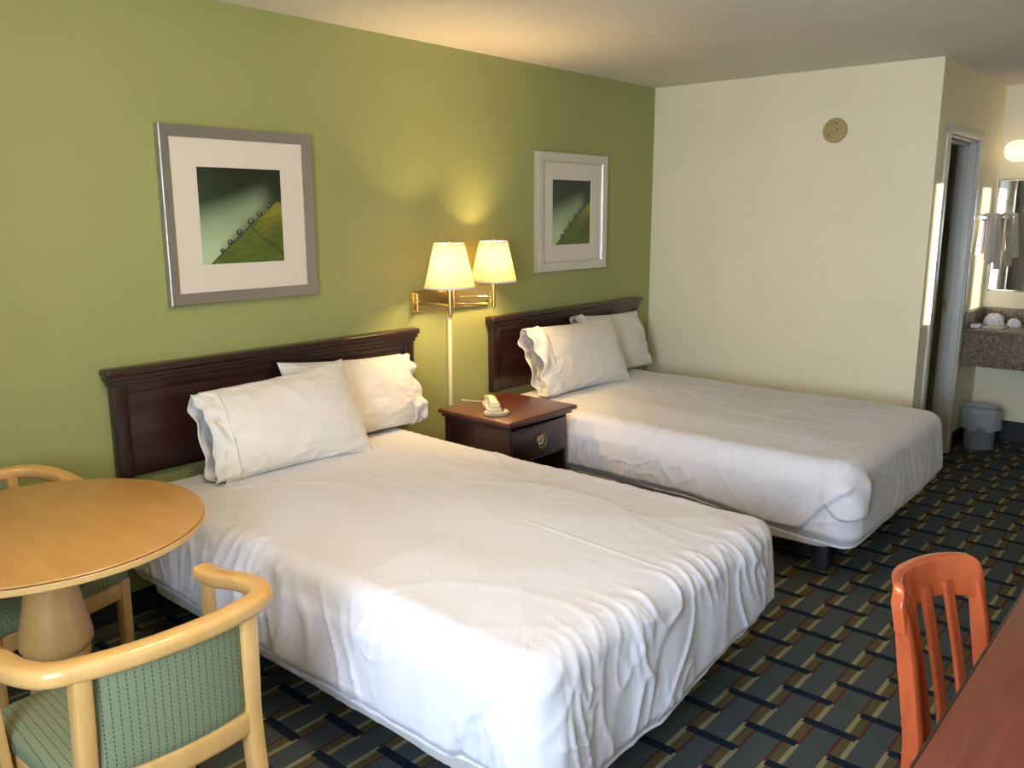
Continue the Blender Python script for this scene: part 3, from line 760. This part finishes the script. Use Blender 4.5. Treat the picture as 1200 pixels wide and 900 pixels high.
# oval basin rim
ring = [Vector((-.24+.17*math.cos(t_), -.05+.23*math.sin(t_), .842)) for t_ in [2*PI*i/48 for i in range(48)]]
MB().sweep(ring, .02, .010, (0, 0, 1), 8, 1, closed=True).build('basin_rim', 'matboard', vc)
mr = empty('mirror', (XV, -2.5, 1.44), 'wall mirror with a thin silver edge above the vanity counter', 'mirror')
MB().box(-.008, -.0005, -.95, .640, -.372, .372, bev=0).build('glass', 'mirror', mr, smooth=False)
mb = MB()
mb.box(-.013, -.0005, -.955, .645, .370, .380, bev=.002).box(-.013, -.0005, -.955, .645, -.380, -.370, bev=.002).box(-.013, -.0005, .638, .646, -.38, .38, bev=.002).box(-.013, -.0005, -.962, -.953, -.38, .38, bev=.002)
mb.build('edge_trim', 'chrome', mr)
vl = empty('vanity_light', (XV, -2.30, 2.00), 'oblong frosted vanity light on the wall above the mirror', 'lamp')
MB().box(-.03, -.001, -.36, .36, -.05, .05, bev=.006).build('base_plate', 'chrome', vl)
P = [Vector((-.085, s, 0)) for s in np.linspace(-.42, .42, 85)]
MB().sweep(P, .14, .14, (0, 0, 1), 24, .9, scale=[max(.05, (1-min(1, max(0, (abs(p.y)-.35)/.07))**2)**.5) for p in P]).build('glass_tube', 'glasslight', vl)
tbar = empty('towel_bar', (6.44, YH, 1.565), 'chrome towel bar on the side wall by the vanity', 'towel bar')
for x in (-.19, .19): MB().box(x-.02, x+.02, -.07, -.001, -.022, .022, bev=.006).build('bracket', 'chrome', tbar)
MB().tube([(-.19, -.055, 0), (.19, -.055, 0)], .009).build('bar', 'chrome', tbar)
def towel(x0, x1, zl, spread, label, m, seed, yoff=0):
    v = []; f = []; n, kk = 40, 44
    by_ = YH-.055
    prof = []
    for k in range(kk+1):
        q = k/kk
        if q < .42: prof.append((.016+.006, 1.565+.012-(.42-q)/.42*(1.565-zl)*.85))
        elif q < .58: a_ = (q-.42)/.16*PI; prof.append((.022*math.cos(a_), 1.577+.012*math.sin(a_)))
        else: prof.append((-.022, 1.577-(q-.58)/.42*(1.577-zl)))
    for i in range(n+1):
        u = i/n
        for k in range(kk+1):
            dy, z = prof[k]; fall = (1.577-z)/(1.577-zl) if z < 1.577 else 0
            x = x0+(x1-x0)*u+spread*(u-.75)*fall
            y = by_+dy+(.008*math.sin(u*13+seed)+.006*N3(u*5, z*3, seed))*min(1, fall*3+.1)*(1 if dy < 0 else .4)-.02*fall*(dy < 0)
            v.append((x, y, z+.006*N3(u*3, seed, 2)*fall))
    for i in range(n):
        for k in range(kk): p = i*(kk+1)+k; f.append((p, p+1, p+kk+2, p+kk+1))
    o = mk('towel', v, f, m); sm = o.modifiers.new('s', 'SOLIDIFY'); sm.thickness = .006; sm.offset = 1
    return tag(o, label, 'towel')
towel(6.30, 6.40, 1.27, .12, 'white flared towel hanging on the near end of the towel bar', 'towel', 1)
towel(6.455, 6.585, 1.22, .0, 'beige towel hanging on the towel bar next to the mirror', 'towelb', 2)
# things on the counter
def washcloth(loc, s, label, seed):
    v = []; f = []; n, kk = 48, 24
    for k in range(kk+1):
        for i in range(n):
            a_ = 2*PI*i/n; q = k/kk; rr = s*(max(0, 1-q**2.6)**.5)*(1+.10*math.sin(a_*7+q*3+seed)+.12*N3(math.cos(a_)*2, math.sin(a_)*2, seed+q*2))
            v.append((rr*.8*math.cos(a_), rr*math.sin(a_), s*1.25*q*(1+.08*math.sin(a_*5+seed))))
    for k in range(kk):
        for i in range(n): j = (i+1) % n; f.append((k*n+i, k*n+j, (k+1)*n+j, (k+1)*n+i))
    f.append(tuple(range(n))[::-1])
    return tag(mk('washcloth', v, f, 'towel', loc=loc), label, 'washcloth')
washcloth((6.52, -1.955, .840), .062, 'larger white washcloth folded into a fan on the vanity counter', 1)
washcloth((6.52, -2.075, .840), .042, 'smaller white washcloth bundled beside the larger one on the counter', 5)
tag(MB().box(6.27, 6.35, -1.92, -1.865, .841, .864, bev=.006).build('soap_box', 'soap'), 'small pale pink wrapped soap at the counter front by the wall', 'soap')
tag(MB().box(6.30, 6.44, -2.06, -1.93, .841, .847, bev=.002).box(6.30, 6.44, -2.06, -2.054, .845, .854, bev=.001).box(6.30, 6.306, -2.06, -1.93, .845, .854, bev=.001).build('tray', 'matboard'), 'flat white tray in front of the folded washcloths', 'tray')
bn = empty('trash_bin', (6.39, -1.965, 0), 'grey plastic trash bin with a clear liner under the vanity', 'trash bin')
MB().lathe([(.088, .002), (.092, .008), (.112, .262), (.117, .266), (.117, .275), (.110, .275), (.108, .262), (.086, .012), (.001, .010)], 40).build('bucket', 'bin', bn)
v = []; f = []; n, kk = 72, 14
for k in range(kk+1):
    q = k/kk
    for i in range(n):
        a_ = 2*PI*i/n; c, s = math.cos(a_), math.sin(a_)
        if q < .35: rr, z = .100, .18+.10*q/.35
        elif q < .5: rr, z = .100+.026*(q-.35)/.15, .28+.015*math.sin((q-.35)/.15*PI)
        else: rr, z = .126, .28-(q-.5)/.5*(.13+.04*N3(c*2, s*2, 1))
        rr += .006*N3(c*5, s*5, z*14)*(1 if q > .4 else .3)+.02*max(0, -s)*max(0, q-.4)
        v.append((rr*c, rr*s, z))
for k in range(kk):
    for i in range(n): j = (i+1) % n; f.append((k*n+i, k*n+j, (k+1)*n+j, (k+1)*n+i))
mk('bin_liner', v, f, 'liner', bn)
# bathroom rack with towels glimpsed through the doorway
rk = empty('towel_rack', (6.45, -.62, 1.25), 'dark metal towel rack inside the unlit bathroom', 'rack')
MB().tube([(-.4, 0, .25), (.2, 0, .25)], .009).build('rail', 'chrome', rk); MB().tube([(-.4, 0, -.15), (.2, 0, -.15)], .009).build('rail', 'chrome', rk)
MB().tube([(-.4, 0, .25), (-.4, 0, -1.25)], .009).tube([(.2, 0, .25), (.2, 0, -1.25)], .009).build('upright', 'chrome', rk)
tag(MB().box(6.1, 6.5, -.665, -.635, .85, 1.09, bev=.012).build('folded_towel', 'towel'), 'grey folded towel hanging on the bathroom rack', 'towel')

# unseen flush fixture added above the warm fill light
cl = empty('added_fill_lamp', (1.10, -1.70, H), 'added round flush ceiling fixture for the warm fill light, out of view', 'lamp')
MB().lathe([(.19, -.03), (.19, -.0005)], 48).build('base', 'chrome', cl)
MB().lathe([(.02, -.085), (.09, -.078), (.15, -.055), (.18, -.030)], 48).build('fill_dome', 'fill_dome', cl)
